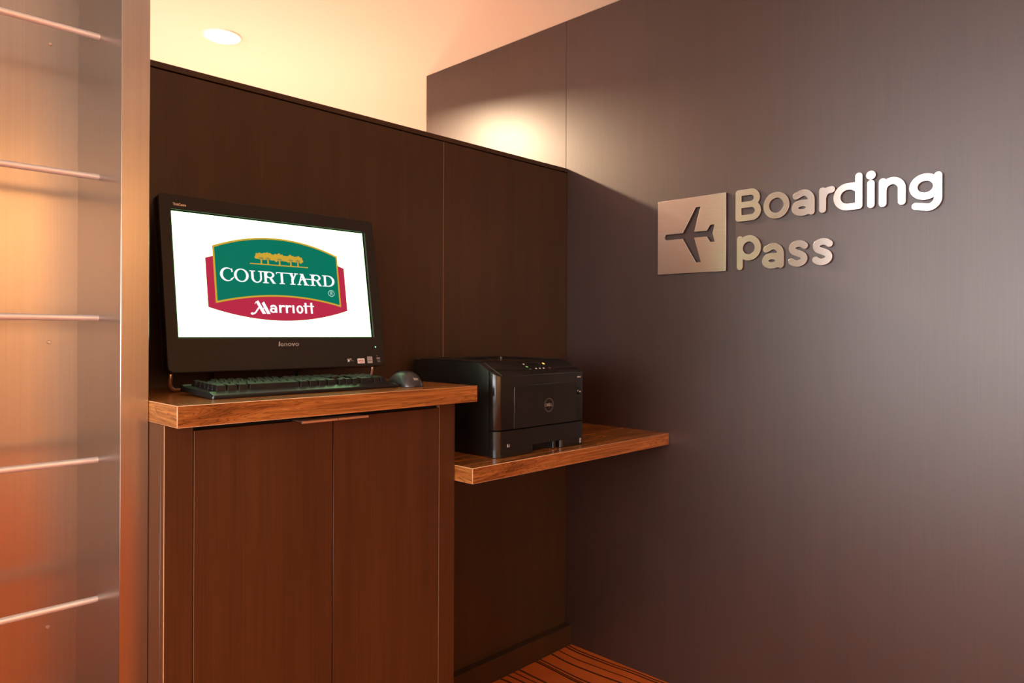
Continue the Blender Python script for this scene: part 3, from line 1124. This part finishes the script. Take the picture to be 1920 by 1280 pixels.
# paper tray with a finger recess in the middle
tz0, tz1, zr = .8580, .9285, .8800
xa, xb = -.6410, -.5160
prn_prism('paper_tray', rrect(pxl, pxr, pyf, YS - .0006, (RAD, .010, 0, 0), 8), zr, tz1, 'printer2', cut=False, bev=.0009)
prn_prism('paper_tray', rrect(pxl, xa, pyf, YS - .0006, (RAD, .004, 0, 0), 8), tz0, zr + .0004, 'printer2', cut=False)
prn_prism('paper_tray', rrect(xb, pxr, pyf, YS - .0006, (.012, .010, 0, 0), 8), tz0, zr + .0004, 'printer2', cut=False)
pbox('tray_recess', xa - .004, xb + .004, YS - .003, YS, tz0, zr + .002, 'black')
prn_prism('tray_rib', rrect(-.5470, -.5330, pyf + .004, YS - .002, (.006, .006, 0, 0), 6), tz0 + .001, zr, 'printer2', cut=False)
for x, y in ((pxl + .03, pyf + .05), (pxr - .03, pyf + .05), (pxl + .03, pyb - .04), (pxr - .03, pyb - .04)):
    pbox('foot', x - .012, x + .012, y - .012, y + .012, PZ, .8592, 'black', bev=0)
# front cover
fc_me = curve_mesh([rrect(-721, -446, 933.0, 1050, (2, 2, 5, 5))], .003, bevel=.0009)
fc_me.transform(Matrix.Translation(-Vector(po)) @ Matrix.Translation((0, pyf - .0002, 0)) @ FRONT)
fc = mesh_obj('front_cover', fc_me, 'printer2', pn)
gp = curve_mesh([rrect(-722.6, -444.4, 931.5, 1051.6, (2, 2, 6, 6)), rrect(-721.2, -445.8, 932.9, 1050.2, (2, 2, 5, 5))], .0004)
gp.transform(Matrix.Translation(-Vector(po)) @ Matrix.Translation((0, pyf - .0004, 0)) @ FRONT)
mesh_obj('cover_gap', gp, 'dark_gap', pn)


def on_front(name, me, mat, x, z, parent, out=.0002):
    me.transform(Matrix.Translation(-Vector(po)) @ Matrix.Translation((x, pyf - out, z)) @ FRONT)
    return mesh_obj(name, me, mat, parent)


on_front('badge_ring', curve_mesh([[(20 * math.cos(a), 20 * math.sin(a)) for a in np.linspace(0, 2 * math.pi, 48, endpoint=False)],
                                   [(17.6 * math.cos(a), 17.6 * math.sin(a)) for a in np.linspace(0, 2 * math.pi, 48, endpoint=False)]], .0012), 'ring', -.576, .9885, fc, .0030)
on_front('lettering', text_mesh('DELL', .0115, depth=.0006, bold=.0003, sx=1.1), 'print_dim', -.576, .9885, fc, .0028)
# port knob, small marks
bm = bmesh.new()
bmesh.ops.create_cone(bm, cap_ends=True, radius1=.0105, radius2=.0085, depth=.006, segments=24, matrix=Matrix.Translation((0, 0, .001)))
k_ = on_front('usb_port', bm_mesh(bm, smooth=30), 'black_gloss', -.4350, 1.0215, pn, .0026)
bm = bmesh.new()
bmesh.ops.create_uvsphere(bm, u_segments=10, v_segments=6, radius=.0036)
on_front('port_pin', bm_mesh(bm, smooth=180), 'ring', -.4355, 1.0195, k_, .0062)
on_front('lettering', text_mesh('B2360dn', .0046, depth=.0002, bold=.0001), 'print', -.4325, 1.0640, pn, .0003)
on_front('tray_mark', curve_mesh([rrect(-4, -1.5, -4, 4, .3), rrect(3, 4.2, -4, 4, .2), rrect(.8, 3, -4, -3, .2)], .0002), 'print', -.7430, .8880, pn, .0003)
on_front('tray_label', curve_mesh([rrect(-4.2, 4.2, 1.0, 7.0, .5), rrect(-4.2, 4.2, -7.0, -.6, .5)], .0002), 'sticker_grey', -.4255, .8700, pn, .0003)
on_front('label_print', curve_mesh([rrect(-2.6, .6, 3.2, 5.2, .3), rrect(-.6, 2.8, -3.2, -1.8, .2), rrect(-2.8, .8, -5.6, -4.4, .2)], .0001), 'sticker_ink', -.4255, .8700, pn, .0006)

# control panel on the sloped top (frame: x right, y up the slope, z outwards)
sa = math.atan(.49)
SL = Matrix.Translation(-Vector(po)) @ Matrix.Translation((0, -.398, 1.0795)) @ Matrix.Rotation(sa, 4, 'X')


def on_slope(name, me, mat, x, y, parent, out=.0003):
    me.transform(SL @ Matrix.Translation((x, (y + .398) / math.cos(sa), out)))
    return mesh_obj(name, me, mat, parent)


cp = on_slope('control_panel', curve_mesh([rrect(-645, -516, 10, 70, 4)], .001, bevel=.0003), 'printer', 0, -.398, pn, .0004)
on_slope('display_window', curve_mesh([rrect(-606, -556, 52, 66, 3)], .0006), 'black_gloss', 0, -.398, cp, .0012)
on_slope('display_rim', curve_mesh([rrect(-607, -555, 64.5, 66.0, .5), rrect(-556.5, -555, 54, 65, .5)], .0006), 'ring', 0, -.398, cp, .0016)


def disc(r, h=.001):
    bm = bmesh.new()
    bmesh.ops.create_cone(bm, cap_ends=True, radius1=r, radius2=r * .85, depth=h, segments=14)
    return bm_mesh(bm, smooth=30)


on_slope('status_light', disc(.0046), 'led_orange', -.5372, -.3464, cp, .0014)
on_slope('status_light', disc(.0028), 'print', -.6238, -.3457, cp, .0014)
on_slope('button', disc(.0042), 'led_dim_green', -.6251, -.3596, cp, .0014)
for x in (-.5973, -.5808, -.5638):
    on_slope('button', disc(.0029), 'print', x, -.3712, cp, .0014)
on_slope('button', disc(.0040), 'led_red', -.5352, -.3700, cp, .0014)
for x in (-.627, -.6215):
    on_slope('button', disc(.0016), 'print_dim', x, -.3725, cp, .0014)
# raised strip along the left of the sloped lid
on_slope('lid_rib', curve_mesh([rrect(-768, -765.5, 0, 78, .8)], .0012), 'ring', 0, -.398, pn, .0006)
# output tray on the flat top with its paper stop
pbox('output_tray', -.700, -.470, -.300, -.070, 1.1149, 1.1156, 'black_gloss', bev=0)
pbox('top_lid', -.775, -.705, -.318, -.060, 1.1148, 1.1182, 'printer', bev=.001)
pbox('top_lid', -.465, -.420, -.318, -.060, 1.1148, 1.1182, 'printer', bev=.001)
pbox('top_lid', -.704, -.466, -.120, -.060, 1.1148, 1.1200, 'printer', bev=.001)
pbox('paper_stop', -.5565, -.5505, -.188, -.180, 1.1156, 1.1220, 'ring', bev=.0006)

# ------------------------------------------------------------------ metal sign on the right wall
SY, SZ = -.400, 1.400          # sign origin: letter x runs towards -Y, letter y is up
PT = .010                      # metal thickness
GAP = .0


def wall_item(name, loops, label, cat, group=None, depth=PT):
    me = curve_mesh(loops, depth, bevel=.0006)
    xs = [p[0] for L in loops for p in L]
    ys = [p[1] for L in loops for p in L]
    cx, cy = (min(xs) + max(xs)) / 2 * .001, min(ys) * .001
    me.transform(SIDE @ Matrix.Translation((-cx, -cy, 0)))
    me.materials.append(M['sign_metal'])
    me.materials.append(M['sign_side'])
    for f in me.polygons:
        f.material_index = 0 if f.normal.x < -.6 else 1
    o = mesh_obj(name, me, 'sign_metal', None, (-depth / 2 - .0012, SY - cx, SZ + cy))
    return tag(o, label, cat, group)


plate = [(13.2, 0), (262.5, 0), (262.5, 250), (13.2, 250)]
nose = [(48.5 + 9.8 * math.cos(math.radians(a)), 125.3 + 9.8 * math.sin(math.radians(a))) for a in range(90, 271, 15)]
plane_ = nose + [(108.5, 115.0), (157.6, 32.5), (176.0, 32.5), (151.0, 115.4), (196.6, 114.6), (208.4, 96.0), (224.8, 96.0), (217.0, 124.6),
                 (224.8, 153.0), (208.0, 153.0), (196.0, 134.8), (151.0, 135.2), (175.2, 216.2), (156.2, 216.2), (108.5, 135.2)]
wall_item('sign_plate', [plate, plane_], 'square metal sign plate with an airplane-shaped cutout', 'sign', depth=.012)

w = 9.35
a_ = lambda dx, dy: U(Pl([(529.4 + dx, 158.8 + dy), (529.4 + dx, 193.5 + dy)], w), Arc(506.4 + dx, 193.0 + dy, 23.0, 23.6, 0, 122, w),
                      Pl([(494.2 + dx, 213.0 + dy), (484 + dx, 208.2 + dy)], w) if False else Cp(494.2 + dx, 213.0 + dy, 484.5 + dx, 208.6 + dy, w),
                      Arc(502.5 + dx, 172.4 + dy, 21.2, 14.2, 0, 360, w), Cp(505 + dx, 186.6 + dy, 529.4 + dx, 186.6 + dy, w * .92), Cp(505 + dx, 158.3 + dy, 520 + dx, 160.5 + dy, w * .92))
s_ = lambda dx: Sp([(510.5 + dx, 59.6), (502 + dx, 65.4), (490 + dx, 67.0), (477.5 + dx, 62.4), (473.6 + dx, 53.6), (478.5 + dx, 44.6), (491 + dx, 38.6),
                    (504.0 + dx, 32.2), (509.0 + dx, 22.4), (504.0 + dx, 12.6), (491 + dx, 8.0), (480 + dx, 9.8), (472.0 + dx, 14.8)], w)
G = {
    'B': (U(Pl([(304, 161.8), (304, 242.0), (344.5, 242.0)], w), Arc(344.5, 222.6, 19.2, 19.4, -90, 90, w), Cp(304, 203.2, 345, 203.2, w),
            Arc(346.3, 182.5, 21.2, 20.7, -90, 90, w), Cp(304, 161.8, 346.3, 161.8, w)), 'tall greenish metal letter B starting the upper word on the wall'),
    'o': (D(E(425, 189.6, 39.4, 40.0), E(425, 189.6, 22.8, 23.2)), 'bright round metal letter o, second letter of the upper word'),
    'a': (a_(0, 0), 'metal letter a in the upper word, between o and r'),
    'r': (U(Pl([(561.6, 160.2), (561.6, 214.6)], w), Sp([(561.6, 192), (565.5, 204), (574, 213.0), (586.6, 215.4)], w)), 'metal letter r in the upper word, between a and d'),
    'd': (U(Pl([(660.2, 159.6), (660.2, 242.4)], w), Arc(630.8, 188.2, 29.2, 29.2, 90, 270, w), Cp(630.8, 217.4, 650, 217.4, w), Cp(630.8, 159.0, 660.2, 159.6, w),
            Sp([(630.8, 217.4), (644, 215.5), (660.2, 206.0)], w)), 'tall metal letter d in the upper word, between r and i'),
    'i': (U(Pl([(691.6, 158.6), (691.6, 217.4)], w), E(691.5, 240.2, 12.0)), 'metal letter i with round dot in the upper word'),
    'n': (U(Pl([(721.6, 157.6), (721.6, 217.2)], w), Arc(745.4, 193.2, 23.6, 23.8, 0, 180, w), Cp(769.0, 193.2, 769.0, 157.8, w)), 'metal letter n in the upper word, between i and g'),
    'g': (U(Arc(824.6, 189.4, 28.0, 25.2, 0, 360, w), Cp(854.4, 215.2, 854.4, 158, w), Arc(830.6, 158.6, 23.8, 24.6, -112, 0, w), Cp(821.7, 135.8, 802.5, 139.8, w)),
          'metal letter g with hooked tail ending the upper word'),
    'p': (U(Pl([(308.9, 8.8), (308.9, 95.6)], w), Arc(338.3, 66.6, 29.5, 29.7, 0, 360, w)), 'greenish metal letter p starting the lower word on the wall'),
    'a2': (a_(-90.6, -151.2), 'metal letter a in the lower word, right after p'),
    's': (s_(0), 'metal letter s in the lower word, third letter'),
    's2': (s_(70.6), 'metal letter s ending the lower word on the wall'),
}
for k, (f, lab) in G.items():
    bnd = (280, 400, -15, 265) if k in 'Bp' else (375, 880, -15, 265)
    loops = contours(f, bnd, 1.0)
    wall_item('metal_letter', loops, lab, 'letter', 'metal letters on the right wall')
